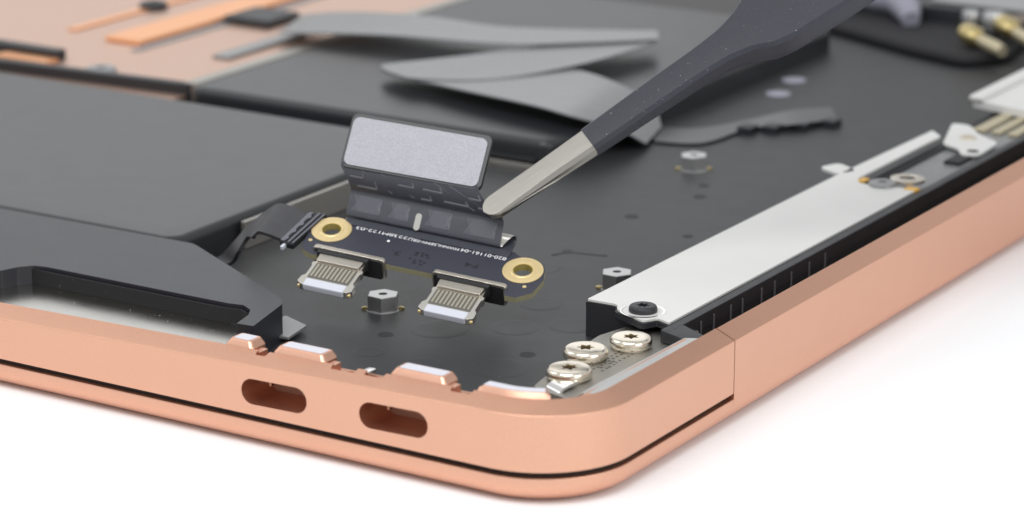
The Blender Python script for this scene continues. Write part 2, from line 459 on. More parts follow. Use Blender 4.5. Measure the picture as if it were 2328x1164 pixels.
place("recess_shade", prism([(-9.0, 1.79), (-5.98, 1.79), (-5.74, 1.835), (-5.60, 1.755), (-5.585, 1.735), (-5.74, 1.80), (-5.96, 1.755), (-9.0, 1.755)], .771, .955), mat("recess_shade_black", (.008, .008, .009), 0, .7), spk)  # near-black strip paints the recess shade onto the speaker wall
place("shelf_seam", box(-9.1, -5.50, 1.775, 1.80, .77, .785), SPEAK, spk)

# thin grey sheet beside the speaker
gs = place("metal_sheet", prism(roundpoly([(-5.75, 2.72), (-5.31, 2.54), (-5.22, 2.05), (-5.9, 1.9)], .03), .60, .635), GREYMET, bevel=.006)
gs["label"] = "thin grey metal sheet poking out under the speaker end"; gs["category"] = "metal sheet"

# ------------------------------------------------------------------ battery cells
def battery(name, label, x0, x1, y0, y1, z1, r):
    t = thing(name, label, "battery", ((x0 + x1) / 2, (y0 + y1) / 2, ZF))
    secs = []
    pr = [(.0, ZF), (0, .70), (-.0, z1 - .12), (.02, z1 - .05), (.055, z1 - .015), (.11, z1), (.5, z1)]
    bm = bmesh.new(); rings = []
    for d, z in pr:
        rings.append([bm.verts.new((p[0], p[1], z)) for p in rrect(x0 + d, x1 - d, y0 + d, y1 - d, max(.03, r - d * .6), 5)])
    n = len(rings[0])
    for A, B in zip(rings[:-1], rings[1:]):
        for k in range(n): bm.faces.new((A[k], A[(k + 1) % n], B[(k + 1) % n], B[k]))
    bm.faces.new(rings[-1]); bm.faces.new(rings[0][::-1])
    place("pouch", bm, BATT, t, ang=50)
    return t
b1 = battery("battery_cell", "large grey battery cell behind the black speaker box", -20.6, -8.17, 3.62, 9.75, .99, .22)
b2 = battery("battery_cell", "grey battery cell lying under the folded flex cable", -13.38, -6.75, 10.55, 19.9, .97, .22)
place("pouch_lip", box(-13.2, -6.95, 10.44, 10.58, .66, .70), BATT, b2, bevel=.01)

# ------------------------------------------------------------------ folded flex cable
fx = thing("flex_cable", "wide grey flex cable folded over the rear battery cell", "cable", (-10, 14, .97))
def sheet(pts3, th=.025):
    bm = bmesh.new(); up_ = [bm.verts.new(p) for p in pts3]; lo = [bm.verts.new((p[0], p[1], p[2] - th)) for p in pts3]; n = len(up_)
    bm.faces.new(up_); bm.faces.new(lo[::-1])
    for i in range(n): bm.faces.new((lo[i], lo[(i + 1) % n], up_[(i + 1) % n], up_[i]))
    bmesh.ops.triangulate(bm, faces=[f for f in bm.faces if len(f.verts) > 4])
    return bm
def strip(rows, th=.025, sub=5, back=False):
    """rows: (left point, right point) pairs, smoothed between."""
    def cr(p0, p1, p2, p3, t):
        return .5 * ((2 * p1) + (-p0 + p2) * t + (2 * p0 - 5 * p1 + 4 * p2 - p3) * t * t + (-p0 + 3 * p1 - 3 * p2 + p3) * t ** 3)
    def interp(P):
        out = []
        for i in range(len(P) - 1):
            a, b, c, d = P[max(i - 1, 0)], P[i], P[i + 1], P[min(i + 2, len(P) - 1)]
            for k in range(sub): out.append(cr(a, b, c, d, k / sub))
        out.append(P[-1]); return out
    Ls = interp([Vector(r[0]) for r in rows]); Rs = interp([Vector(r[1]) for r in rows])
    secs = []
    for i, (a, b) in enumerate(zip(Ls, Rs)):
        t = Ls[min(i + 1, len(Ls) - 1)] - Ls[max(i - 1, 0)]
        nrm = t.cross(b - a).normalized()
        secs.append([a + nrm * th / 2, b + nrm * th / 2, b - nrm * th / 2, a - nrm * th / 2])
    bm = sweep(secs)
    if back:                                        # the film's other side takes the second material
        bm.faces.ensure_lookup_table()
        for i, f in enumerate(bm.faces):
            if i < 4 * (len(secs) - 1) and i % 4 == back_row: f.material_index = 1
    return bm
back_row = 0
place("ribbon_fold", strip([((-15.1, 16.0, .93), (-14.6, 14.6, .93)), ((-14.2, 16.0, 1.08), (-13.9, 14.1, 1.10)), ((-12.6, 15.9, 1.22), (-12.2, 14.3, 1.22)), ((-11.0, 15.85, 1.22), (-10.2, 14.75, 1.22)), ((-9.7, 16.3, 1.23), (-9.1, 15.45, 1.24)), ((-8.5, 16.85, 1.25), (-8.12, 16.2, 1.27))]), FLEX, fx)
place("ribbon_fold", strip([((-8.6, 16.8, 1.20), (-8.12, 16.15, 1.23)), ((-9.6, 15.4, 1.17), (-8.35, 14.3, 1.22)), ((-10.35, 14.1, 1.15), (-9.0, 12.7, 1.20)), ((-10.95, 13.05, 1.16), (-10.0, 12.05, 1.20)), ((-11.12, 12.75, 1.16), (-10.55, 12.15, 1.19)), ((-11.10, 12.55, 1.16), (-10.85, 12.32, 1.18))]), FLEX, fx)
place("ribbon_fold", strip([((-11.10, 12.55, 1.13), (-10.85, 12.32, 1.15)), ((-11.12, 12.75, 1.13), (-10.55, 12.15, 1.16)), ((-10.95, 13.05, 1.13), (-10.0, 12.05, 1.17)), ((-9.75, 14.0, 1.14), (-8.9, 11.75, 1.20)), ((-8.35, 14.0, 1.16), (-7.6, 11.45, 1.22)), ((-7.3, 13.7, 1.08), (-6.8, 11.3, 1.18)), ((-6.75, 13.6, .86), (-6.35, 11.8, .95)), ((-6.5, 13.4, .62), (-6.15, 12.3, .64))]), FLEX, fx)

# flat flex lying on the plate
f2 = thing("floor_flex", "small flat flex with black chips lying on the dark plate", "cable", (-5.5, 13.8, ZF))
place("film", strip([((-6.9, 13.5, .585), (-6.2, 12.7, .585)), ((-6.1, 13.7, .585), (-5.55, 13.0, .585)), ((-5.65, 14.5, .60), (-5.35, 14.1, .60)), ((-5.2, 15.3, .66), (-4.75, 14.5, .66)), ((-4.85, 15.9, .62), (-4.45, 15.3, .62))], .012), mat("dark_flex", (.06, .062, .066), 0, .34), f2)
for x, y in ((-5.35, 14.05), (-5.05, 14.3), (-4.75, 14.7), (-4.45, 15.1)):
    place("chip", box(x - .12, x + .12, y - .14, y + .14, ZF, .66), BLACKP, f2, bevel=.02)
# two pale dots on the plate
for i, (x, y, lb) in enumerate(((-6.08, 16.51, "pale sticker dot on the plate nearer the tweezers"), (-6.3, 17.5, "pale sticker dot on the plate farther from the tweezers"))):
    o = place("sticker_dot", lathe([(.20, 0), (.20, .02), (.17, .03), (0, .03)], 22, T=Matrix.Translation((x, y, ZF))), LILAC)
    o["label"] = lb; o["category"] = "sticker"; o["group"] = "pale dots on the plate"

# ------------------------------------------------------------------ hinge bracket with screws
hb = thing("hinge_bracket", "grey steel hinge bracket inside the rounded gold corner", "bracket", (-1.2, 2.6, ZF))
ZP = .85
place("plate", prism(roundpoly([(-1.50, 1.55), (-.80, 1.35), (-.62, 3.75), (-.9, 4.3), (-1.62, 4.3), (-1.80, 3.5), (-1.74, 2.9)], .06), .60, ZP), STEEL, hb, bevel=.012)
secs = []
for y, x0 in ((1.28, -.80), (1.6, -.82), (2.4, -.80), (3.55, -.78)):
    secs.append([Vector((x0 - .02, y, .84)), Vector((x0, y, .93)), Vector((x0 + .10, y, 1.0)), Vector((-.49, y, 1.03)), Vector((-.49, y, .84))])
place("flange", sweep(secs), mat("flange_steel", (0.66, 0.66, 0.65), 1.0, 0.4, noise=.06, nscale=20, bump=.3, bscale=60), hb, bevel=.008)
# worn etched code on the plate: short illegible dashes in three rows
bm = bmesh.new()
for r in range(4):
    for c in range(9):
        if random.random() < .25: continue
        x = -1.28 + .055 * r + random.uniform(-.01, .01); y = 2.42 + .085 * c + random.uniform(-.012, .012)
        box(x - .016, x + .016, y - random.uniform(.01, .028), y + random.uniform(.01, .028), ZP - .001, ZP + .002, bm)
place("etched_code", bm, mat("etch", (0.16, 0.15, 0.13), .6, .6), hb, kind="stuff")
place("clip", strip([((-1.36, 1.62, .70), (-1.12, 1.50, .70)), ((-1.36, 1.60, .80), (-1.12, 1.48, .80)), ((-1.34, 1.66, .88), (-1.10, 1.54, .88)), ((-1.3, 1.9, .90), (-1.06, 1.8, .90))], .03), CHROME, hb)

def screw_bm(r, h, star, depth, dome=.05):
    n = 72; bm = bmesh.new()
    prof = [(r * .93, 0), (r * .985, h * .12), (r, h * .35), (r * .99, h * .6), (r * .955, h * .8), (r * .90, h * .93), (r * .83, h)]
    rings = [[bm.verts.new((pr * math.cos(2 * math.pi * k / n), pr * math.sin(2 * math.pi * k / n), z)) for k in range(n)] for pr, z in prof]
    def rs(a): return star * (1 + .24 * math.cos(6 * a) + .04 * math.cos(12 * a))
    for sc_, z in ((1.16, h), (1.03, h), (1.0, h - .008), (.92, h - depth)):
        rings.append([bm.verts.new((rs(2 * math.pi * k / n) * sc_ * math.cos(2 * math.pi * k / n), rs(2 * math.pi * k / n) * sc_ * math.sin(2 * math.pi * k / n), z)) for k in range(n)])
    for A, B in zip(rings[:-1], rings[1:]):
        for k in range(n): bm.faces.new((A[k], A[(k + 1) % n], B[(k + 1) % n], B[k]))
    bm.faces.new(rings[-1]); bm.faces.new(rings[0][::-1])
    return bm
def screw_thing(name, label, x, y, z, r, h, star, depth, m, rz, shank=None, group=None):
    t = thing(name, label, "screw", (x, y, z), group)
    b = screw_bm(r, h, star, depth); b.transform(Matrix.Rotation(rz, 4, 'Z'))
    place("head", b, m, t, local=True, ang=45)
    place("shank", lathe([(r * .45, -.2), (r * .45, .002), (0, .002)], 20), m, t, local=True)
    return t
NZ = .865
sg = "silver star screws on the hinge bracket"
screw_thing("star_screw", "silver star screw nearest the rounded gold corner", -1.30, 2.00, NZ, .262, .118, .078, .10, NICKEL, .2, group=sg)
screw_thing("star_screw", "middle silver star screw of the three on the steel bracket", -1.50, 2.70, NZ, .262, .118, .078, .10, NICKEL, .5, group=sg)
screw_thing("star_screw", "silver star screw tucked below the black tab of the antenna bar", -1.26, 3.32, NZ, .25, .118, .075, .10, NICKEL, .0, group=sg)
for x, y in ((-1.30, 2.0), (-1.50, 2.70), (-1.26, 3.32)):
    place("washer", lathe([(.22, ZP - .01), (.22, NZ + .004), (.1, NZ + .004)], 30, T=Matrix.Translation((x, y, 0))), NICKEL_R, hb)

# ------------------------------------------------------------------ antenna bar
ab = thing("antenna_bar", "long pale metal antenna bar in a black frame along the hinge edge", "antenna bar", (-1.7, 7.4, ZF))
ZB = 1.02
top_poly = [(-2.36, 4.19), (-2.0, 4.20), (-1.93, 4.17), (-1.86, 4.03), (-1.38, 3.80), (-1.28, 3.98), (-1.08, 3.90), (-1.08, 10.85), (-1.55, 10.70), (-1.90, 10.72), (-2.02, 10.95), (-2.02, 13.7), (-2.26, 13.95), (-2.34, 11.0)]
place("cover_plate", prism(roundpoly(top_poly, [.02, .03, .03, .05, .05, .03, .02, .02, .05, .05, .05, .03, .04, .02], 3), ZB - .03, ZB), WHITEBAR, ab, bevel=.008)
carrier = [(-2.38, 4.175), (-2.0, 4.185), (-1.94, 4.155), (-1.875, 4.01), (-1.37, 3.765), (-1.27, 3.955), (-1.07, 3.87), (-1.07, 10.8), (-1.9, 10.8), (-2.36, 10.9)]
place("carrier", prism(roundpoly(carrier, [.02, .03, .03, .04, .05, .03, .01, 0, 0, 0], 3), ZB - .10, ZB - .034), BLACKP, ab, bevel=.012)
place("end_wall", prism(roundpoly([(-2.38, 4.18), (-1.85, 4.18), (-1.45, 4.24), (-1.07, 4.05), (-1.07, 10.7), (-2.36, 10.8)], .02), ZF, ZB - .10), BLACKP, ab, bevel=.01)
place("frame_rail", box(-1.065, -.93, 3.66, 17.5, .80, 1.0), BLACKP, ab, bevel=.014)
place("frame_wall", box(-1.0, -.935, 3.9, 17.5, ZF, .80), HOLE, ab, bevel=.01)
place("bounce_blocker", box(-.275, -.262, 3.62, 28.5, ZF, 1.10), HOLE, ab)  # unseen black sheet added to stop gold bounce light in the gap
place("strip_bed", box(-2.15, -1.1, 14.6, 16.6, .80, .878), HOLE, ab)
place("frame_end", prism(roundpoly([(-1.05, 3.655), (-.30, 3.36), (-.30, 3.62), (-.935, 3.98), (-1.05, 3.98)], .03), .86, .997), BLACKP, ab, bevel=.02)
RIBM = mat('rib_plastic', (.10, .10, .11), 0, .3)
for y in (4.40, 4.72, 5.15, 5.45, 5.95, 6.3, 6.75, 7.25, 7.7):
    place("frame_rib", box(-.938, -.915, y - .016, y + .016, ZF, .93), RIBM, ab, bevel=.012)
dm = place("screw_dimple", lathe([(.275, ZB + .0015), (.255, ZB + .004), (.20, ZB - .010), (0, ZB - .010)], 36, T=Matrix.Translation((-1.56, 4.13, 0))), CHROME, ab)
# far end of the bar
place("end_tab", prism(roundpoly([(-2.75, 11.2), (-2.35, 11.0), (-2.2, 11.3), (-2.6, 11.55)], .12), ZB - .05, ZB), WHITEBAR, ab, bevel=.01)
place("rail_shadow", box(-2.02, -1.86, 11.0, 14.6, .70, .90), HOLE, ab)  # solid black box stands in for the shade beside the rail
place("carrier_floor", box(-1.86, -1.07, 10.8, 18.5, .70, .88), FLEX, ab, bevel=.02)
place("end_clip", prism(roundpoly([(-1.92, 13.55), (-2.30, 14.75), (-2.02, 14.77), (-1.70, 14.35), (-1.25, 14.02), (-1.20, 13.24), (-1.43, 13.10), (-1.62, 13.42)], .10), .91, .96), WHITEBAR, ab, bevel=.015)
place("clip_screw", lathe([(.12, .955), (.12, .985), (.05, .99), (.05, .97), (0, .97)], 18, T=Matrix.Translation((-1.72, 14.0, 0))), NICKEL, ab)
place("clip_foot", box(-1.55, -1.30, 12.75, 13.2, .80, .93), HOLE, ab, bevel=.02)
place("clip_hole", lathe([(.09, .961), (.08, .964), (0, .964)], 18, T=Matrix.Translation((-1.36, 13.35, 0))), HOLE, ab)
for x0, x1 in ((-1.95, -1.75), (-1.66, -1.5), (-1.40, -1.22)):
    place("contact_strip", box(x0, x1, 14.7, 16.4, .88, .93), STRIPGOLD, ab, bevel=.02)
place("second_cover", prism(roundpoly([(-2.48, 15.9), (-1.1, 15.55), (-1.1, 24.5), (-2.5, 24.5)], .05), .93, 1.06), WHITEBAR, ab, bevel=.03)
place("cover_ridge", box(-2.5, -2.28, 15.8, 24.5, 1.06, 1.14), WHITEBAR, ab, bevel=.03)
for x0, x1, y0, y1 in ((-1.98, -1.87, 10.80, 11.0), (-1.25, -1.07, 10.72, 10.9), (-1.62, -1.45, 10.70, 10.82)):
    place("tape_patch", box(x0, x1, y0, y1, .985, 1.026), ORANGE, ab, bevel=.01)
bs = screw_thing("black_screw", "small black star screw on the near end of the pale antenna bar", -1.555, 4.12, ZB - .008, .172, .085, .062, .06, BLACKP, .3)
screw_thing("flat_screw", "dark flat screw on the far end of the pale antenna bar", -1.58, 10.78, ZB + .0, .19, .05, .06, .03, GREYMET, .3)
o = place("steel_washer", lathe([(.24, 1.03), (.24, 1.07), (.20, 1.085), (.13, 1.085), (.11, 1.07), (.11, 1.03)], 28, T=Matrix.Translation((-1.36, 11.12, 0))), NICKEL_R)
o["label"] = "pale ring washer beside the flat screw on the antenna bar"; o["category"] = "washer"

# ------------------------------------------------------------------ rear clutter, far right
rb = thing("rear_module", "dark module with a pale top plate at the far back right", "module", (-5.8, 23.5, ZF))
place("body", box(-8.6, -3.6, 22.2, 27.5, ZF, 1.0), BLACKP, rb, bevel=.05)
place("top_plate", box(-6.15, -3.4, 22.5, 27.5, 1.0, 1.06), mat("module_plate", (.36, .37, .37), .3, .4), rb, bevel=.02)
place("black_wrap_shade", prism(roundpoly([(-8.6, 21.6), (-7.0, 20.9), (-5.5, 20.2), (-4.3, 19.8), (-3.8, 20.6), (-4.2, 22.4), (-8.6, 22.6)], .3), ZF, .74), mat("black_cloth_shade", (.012, .012, .014), 0, .8), rb, bevel=.1, seg=3)  # black wrap, widened to paint in the dark shadow around the module
o = place("pale_sleeve", tube([(-8.4, 22.6, .95), (-7.4, 22.4, 1.0), (-6.7, 22.3, 1.02), (-6.3, 21.9, .95), (-6.1, 21.6, .85)], [.22, .24, .26, .24, .16], 14), LILAC)
o["label"] = "pale lilac cable sleeve lying across the dark rear module"; o["category"] = "sleeve"
def coax(label, a, b):
    t = thing("coaxial_plug", label, "plug", a, "gold coaxial plugs at the back right")
    A = Vector(a); B = Vector(b); d = (B - A).normalized()
    place("gold_cap", tube([A - d * .22, A - d * .1, A + d * .16, A + d * .28], [.11, .18, .18, .13], 16), BRASS, t)
    place("cable_boot", tube([A + d * .2, A + d * .7, B], [.10, .12, .10], 12), STRIPGOLD, t)
coax("gold coaxial plug nearer the middle of the plate", (-4.55, 20.6, .95), (-3.75, 20.1, .85))
coax("gold coaxial plug nearer the hinge edge", (-4.22, 21.35, 1.0), (-3.45, 20.85, .85))
for i, (p, r, lb) in enumerate((((-5.05, 21.75, .98), .17, "small silver knob beside the dark module wrap"), ((-4.62, 21.75, 1.0), .22, "larger silver knob behind the gold plugs"))):
    o = place("silver_knob", lathe([(r * .9, -.2), (r, 0), (r * .8, .12), (0, .15)], 18, T=Matrix.Translation(p)), ALU); o["label"] = lb; o["category"] = "knob"; o["group"] = "silver knobs at the back right"
o = place("antenna_cable", tube([(-4.6, 21.9, .9), (-4.0, 22.3, .98), (-3.3, 22.9, 1.0), (-2.6, 23.6, .95), (-1.6, 24.6, .9)], .11, 10), mat("brown_cable", (.20, .16, .13), 0, .45))
o["label"] = "thin brown antenna cable running to the far hinge edge"; o["category"] = "cable"

# ------------------------------------------------------------------ port board (own frame: u right, v back, n up)
U = Vector((.977, .189, -.095)).normalized()
tau = math.radians(20)
N = Vector((0, -math.sin(tau), math.cos(tau))); N = (N - U * N.dot(U)).normalized(); Vv = N.cross(U)
Bm = Matrix((U, Vv, N)).transposed()
BO = Vector((-5.844, 3.86, 1.4))
pb = thing("port_board", "dark circuit board with two port connectors held up by the tweezers", "circuit board", BO, rot=Bm)
def loc(name, bm, m, parent=None, **k): return place(name, bm, m, parent or pb, local=True, **k)

C1 = (-.03, .03); C2 = (2.535, .015)
ol = [(-.10, -.50), (-.20, -.45), (-.262, -.38)]
for a in range(190, 60, -10): ol.append((C1[0] + .262 * math.cos(math.radians(a)), C1[1] + .262 * math.sin(math.radians(a))))
ol += [(.22, .33), (2.30, .33)]
for a in range(115, -1, -10): ol.append((C2[0] + .27 * math.cos(math.radians(a)), C2[1] + .27 * math.sin(math.radians(a))))
ol += [(2.842, -.08), (2.80, -.36), (2.64, -.51), (2.50, -.51), (2.44, -.395), (.05, -.395), (0, -.50)]
bm = prism(ol, -.08, 0)
for f in bm.faces:
    f.material_index = 0 if abs(f.normal.z) > .5 else 1
cb = loc("circuit_board", bm, [PCB, PCBEDGE], ang=30)
bpy.context.view_layer.update()
for f in cb.data.polygons: f.material_index = 0 if abs(f.normal.z) > .5 else 1
cut(cb, [lathe([(.125, -.2), (.125, .2), (0, .2), (0, -.2)], 40, T=Matrix.Translation((c[0], c[1], 0))) if False else prism([(c[0] + .128 * math.cos(2 * math.pi * k / 40), c[1] + .128 * math.sin(2 * math.pi * k / 40)) for k in range(40)], -.3, .3) for c in (C1, C2)])
for f in cb.data.polygons: f.material_index = 0 if abs(f.normal.z) > .5 else 1
for c in (C1, C2):
    T = Matrix.Translation((c[0], c[1], 0))
    g = loc("gold_ring", lathe([(.125, .003), (.125, .014), (.150, .019), (.158, .013), (.168, .013), (.176, .018), (.235, .016), (.252, .011), (.254, .003)], 48, T=T, closed=True), RING, cb)
    loc("ring_barrel", lathe([(.1275, -.079), (.1275, .012), (.118, .012), (.115, -.079)], 48, T=T, closed=True), RINGIN, cb)
for x, y in ((-.195, -.245), (2.668, -.275)):
    loc("via_dot", lathe([(.026, .001), (.024, .006), (0, .007)], 16, T=Matrix.Translation((x, y, 0))), RING, cb)
loc("via_dot", lathe([(.02, .001), (.018, .004), (0, .004)], 16, T=Matrix.Translation((.735, .045, 0))), INKW, cb)
loc("solder_pad", box(1.20, 1.33, .245, .285, .0005, .006), GREYMET, cb)
loc("solder_pad", box(.30, .38, .205, .235, .0005, .006), INKW, cb)
loc("solder_pad", box(.05, .16, .285, .32, .0005, .006), RING, cb)
def rot_text(name, s, u1, v, size, width, m, parent):
    """printed upside down: reads from the back edge; starts at u1 and runs to smaller u."""
    b = text_bm(s, size, Matrix.Identity(4))
    xs = [q.co.x for q in b.verts]; w = max(xs) - min(xs); x0 = min(xs)
    b.transform(Matrix.Translation((u1, v, .0015)) @ Matrix.Rotation(math.pi, 4, 'Z') @ Matrix.Diagonal((width / w, 1, 1, 1)) @ Matrix.Translation((-x0, 0, 0)))
    me = bpy.data.meshes.new(name); b.to_mesh(me); b.free(); me.materials.append(m)
    o = bpy.data.objects.new(name, me); COL.objects.link(o); o.parent = parent
    return o
rot_text("lettering", "820-01161-04", 2.255, .195, .085, .60, INKW, cb)
rot_text("lettering", "MWNHL5894V-0", 1.63, .185, .070, .56, INKW, cb)
rot_text("lettering", "RU", 1.055, .195, .085, .10, INKW, cb)
rot_text("lettering", "2238M122-03", .935, .205, .085, .69, INKW, cb)
rot_text("lettering", "F4", 1.98, -.045, .115, .17, INKB, cb)
rot_text("lettering", "3.", .98, -.115, .115, .13, INKB, cb)
bm = bmesh.new()
for (x, y, a, b_) in ((1.17, -.06, .05, .018), (1.24, -.05, .02, .03), (1.30, -.065, .05, .016), (1.17, -.10, .03, .02), (1.25, -.10, .03, .02), (1.33, -.11, .04, .016), (1.13, -.19, .03, .02), (1.20, -.21, .035, .018), (1.27, -.20, .03, .024), (1.33, -.22, .035, .018), (1.21, -.255, .05, .016), (1.30, -.265, .04, .018)):
    box(x - a / 2, x + a / 2, y - b_, y + b_ * .4, .0004, .002, bm)
loc("ink_marks", bm, INKB, cb, kind="stuff")

# connectors
def connector(uc):
    T = Matrix.Rotation(math.pi / 2, 4, 'X')                 # prism in (u, h), extruded along -v
    o = loc("port_connector", prism(rrect(uc - .485, uc + .485, -.245, .062, .05), .355, .425, T=T), NICKEL_R, bevel=.012)
    loc("flange_face", prism(rrect(uc - .462, uc + .455, -.232, .034, .04), .424, .432, T=T), mat("flange_black", (.016, .016, .018), 0, .5, bump=.6, bscale=80) if "flange_black" not in bpy.data.materials else bpy.data.materials["flange_black"], o)
    c = uc - .05; w = .335
    tp_ = [(c - w + .03, -.42), (c - w + .03, -.60), (c - w - .005, -.62), (c - w - .005, -.665), (c - w + .015, -.69), (c - w + .015, -.88), (c - w - .02, -.92), (c - w - .03, -1.03), (c - w + .03, -1.075),
           (c + w - .03, -1.075), (c + w + .03, -1.03), (c + w + .02, -.92), (c + w - .015, -.88), (c + w - .015, -.69), (c + w + .005, -.665), (c + w + .005, -.62), (c + w - .03, -.60), (c + w - .03, -.42)]
    loc("tongue", prism(roundpoly(tp_, .012, 2), -.105, -.008), TONGUE, o, bevel=.012)
    loc("tongue_cover", prism([(c - .30, -.43), (c + .30, -.43), (c + .285, -.635), (c - .285, -.635)], -.03, .038), NICKEL_R, o, bevel=.012)
    loc("cover_base", box(c - .34, c + .34, -.50, -.43, -.09, .055), bpy.data.materials["flange_black"], o, bevel=.01)
    loc("contact_well", box(c - .275, c + .275, -.935, -.64, -.02, -.0045), CONTWELL, o)
    n = 10
    me0 = None
    for k in range(n):
        x = c - .235 + .47 * k / (n - 1)
        if me0 is None:
            co = loc("contact", box(-.0135, .0135, -.905, -.66, -.006, .004), CONTACT, o, bevel=.004); me0 = co; co.location.x = x
        else:
            cc = me0.copy(); COL.objects.link(cc); cc.parent = o; cc.location.x = x
    loc("plastic_tip", prism(rrect(c - .27, c + .27, -1.09, -.95, .02), -.095, .002), TIPW, o, bevel=.018, seg=3)
    for sx in (-1, 1):
        loc("gold_corner", box(c + sx * .325 - .03, c + sx * .325 + .03, -1.070, -1.0, -.085, -.045), RING, o, bevel=.012)
    return o
connector(.40); connector(2.0)

# flexible ribbon rising from the board's back edge
rows = [(.06, 2.27, .20, .006), (.06, 2.27, .32, .010), (.06, 2.26, .43, .012), (.06, 2.26, .50, .045), (.06, 2.255, .505, .10), (.06, 2.24, .465, .135), (.055, 2.20, .41, .115),
        (.05, 2.15, .365, .060), (.045, 2.13, .335, .035), (.04, 2.115, .325, .050), (.035, 2.105, .345, .085), (.03, 2.10, .44, .185), (.028, 2.09, .525, .27), (.03, 2.075, .537, .31), (.03, 2.06, .532, .345)]
rows3 = [(Vector((a, v, h)), Vector((b, v, h))) for a, b, v, h in rows]
SL0, SR0, SL1, SR1 = Vector((.03, .530, .345)), Vector((2.06, .530, .345)), Vector((-.070, .521, .642)), Vector((1.720, .665, .577))
for t in (.2, .45, .75, 1.0):
    w_ = -.035 * math.sin(math.pi * t)
    rows3.append((SL0.lerp(SL1, t) + Vector((-w_ * .6, w_ * .5, 0)), SR0.lerp(SR1, t) + Vector((w_, w_ * .5, 0))))
rows3.append((Vector((-.075, .549, .687)), Vector((1.715, .694, .617))))
rbm = strip(rows3, .014, 4, True)
FILMB = mat("film_back", (.50, .49, .46), .5, .3)  # pale underside; the curl's glossy reflection is also put into its colour
ribbon = loc("ribbon", rbm, [FILM, FILMB], ang=60)
Ts = Matrix((Vector((1, 0, 0)), Vector((0, .170, .175)).normalized(), Vector((0, -.175, .170)).normalized())).transposed().to_4x4(); Ts.translation = Vector((0, .350, .090))
loc("slot_window", prism(rrect(.955, 1.035, -.065, .150, .038, 6), .004, .0115, T=Ts), FILMB, ribbon)
# raised traces pressed into the ribbon's upper half
nS = (SR0 - SL0).cross(SL1 - SL0).normalized()
if nS.y > 0: nS = -nS
def on_sheet(uu, t, off=.0):
    k = (uu - .03) / 2.03
    return SL0.lerp(SR0, k).lerp(SL1.lerp(SR1, k), t) + Vector((0, -.0175 * math.sin(math.pi * t), 0)) + nS * off
def bar(bm, p, q, w, off=.008, th=.008):
    a = on_sheet(*p); b = on_sheet(*q); d = (b - a).normalized(); s_ = d.cross(nS).normalized() * w / 2
    v8 = [bm.verts.new(x + nS * o_) for o_ in (off - .004, off + th) for x in (a - s_, a + s_, b + s_, b - s_)]
    for f in ((3, 2, 1, 0), (4, 5, 6, 7), (0, 1, 5, 4), (1, 2, 6, 5), (2, 3, 7, 6), (3, 0, 4, 7)): bm.faces.new([v8[i] for i in f])
LIFT = mat("raised_trace", (.16, .165, .19), 0, .3)
for p, q in (((.12, .62), (.30, .62)), ((.16, .16), (.42, .16)), ((.80, .60), (1.02, .60)), ((1.16, .62), (1.42, .60)), ((1.02, .12), (1.16, .12)), ((1.36, .22), (1.68, .20)), ((1.80, .60), (1.96, .58)), ((1.82, .22), (1.98, .20))):
    bm = bmesh.new(); bar(bm, p, q, .022)
    bar(bm, (q[0] + .008, q[1] + .0), (q[0] + .03, q[1] + .22), .014, off=.007, th=.006)
    loc("raised_trace", bm, LIFT, ribbon)
for p, q in (((.34, .98), (.62, .08)), ((.62, .98), (.92, .08)), ((1.40, .98), (1.72, .05)), ((1.62, .98), (1.93, .08)), ((.46, .55), (.44, .30))):
    bm = bmesh.new(); bar(bm, p, q, .012, off=.007, th=.005)
    loc("raised_trace", bm, LIFT, ribbon)
# crosshatch shields on the lower half
A1 = Vector((0, .350, .090)); B1 = Vector((0, .520, .265)); d1 = B1 - A1; n1 = Vector((0, -d1.z, d1.y)).normalized()
def hatch(u0, u1):
    bm = bmesh.new(); k = u0
    while k < u1:
        for s_ in (1, -1):
            a = Vector((k, 0, 0)) + A1 + d1 * (.10 if s_ > 0 else .92); b = Vector((min(u1, k + .11), 0, 0)) + A1 + d1 * (.92 if s_ > 0 else .10)
            d = (b - a).normalized(); w = d.cross(n1).normalized() * .0035
            v4 = [bm.verts.new(x + n1 * .0088) for x in (a - w, a + w, b + w, b - w)]; v5 = [bm.verts.new(x + n1 * .004) for x in (a - w, a + w, b + w, b - w)]
            bm.faces.new(v4)
            for i in range(4): bm.faces.new((v5[i], v5[(i + 1) % 4], v4[(i + 1) % 4], v4[i]))
        k += .030
    loc("hatched_shield", bm, LIFT, ribbon)
for a, b in ((.10, .48), (.60, .86), (1.10, 1.42), (1.62, 2.02)): hatch(a, b)
# connector head with its silver stiffener
pa = Vector((1.743, .149, -.068)); pbv = Vector((-.029, .514, .377)); W_, H_ = pa.length, pbv.length
Tp = Matrix((pa.normalized(), pbv.normalized(), pa.cross(pbv).normalized())).transposed().to_4x4(); Tp.translation = Vector((-.051, .526, .671))
loc("head_block", prism(rrect(-.035, W_ + .045, -.035, H_ + .055, .09, 6), -.085, -.004, T=Tp), STIFF, bevel=.014)
loc("silver_plate", prism(rrect(0, W_, 0, H_, .085, 6), -.004, .012, T=Tp), SILV, bevel=.006)

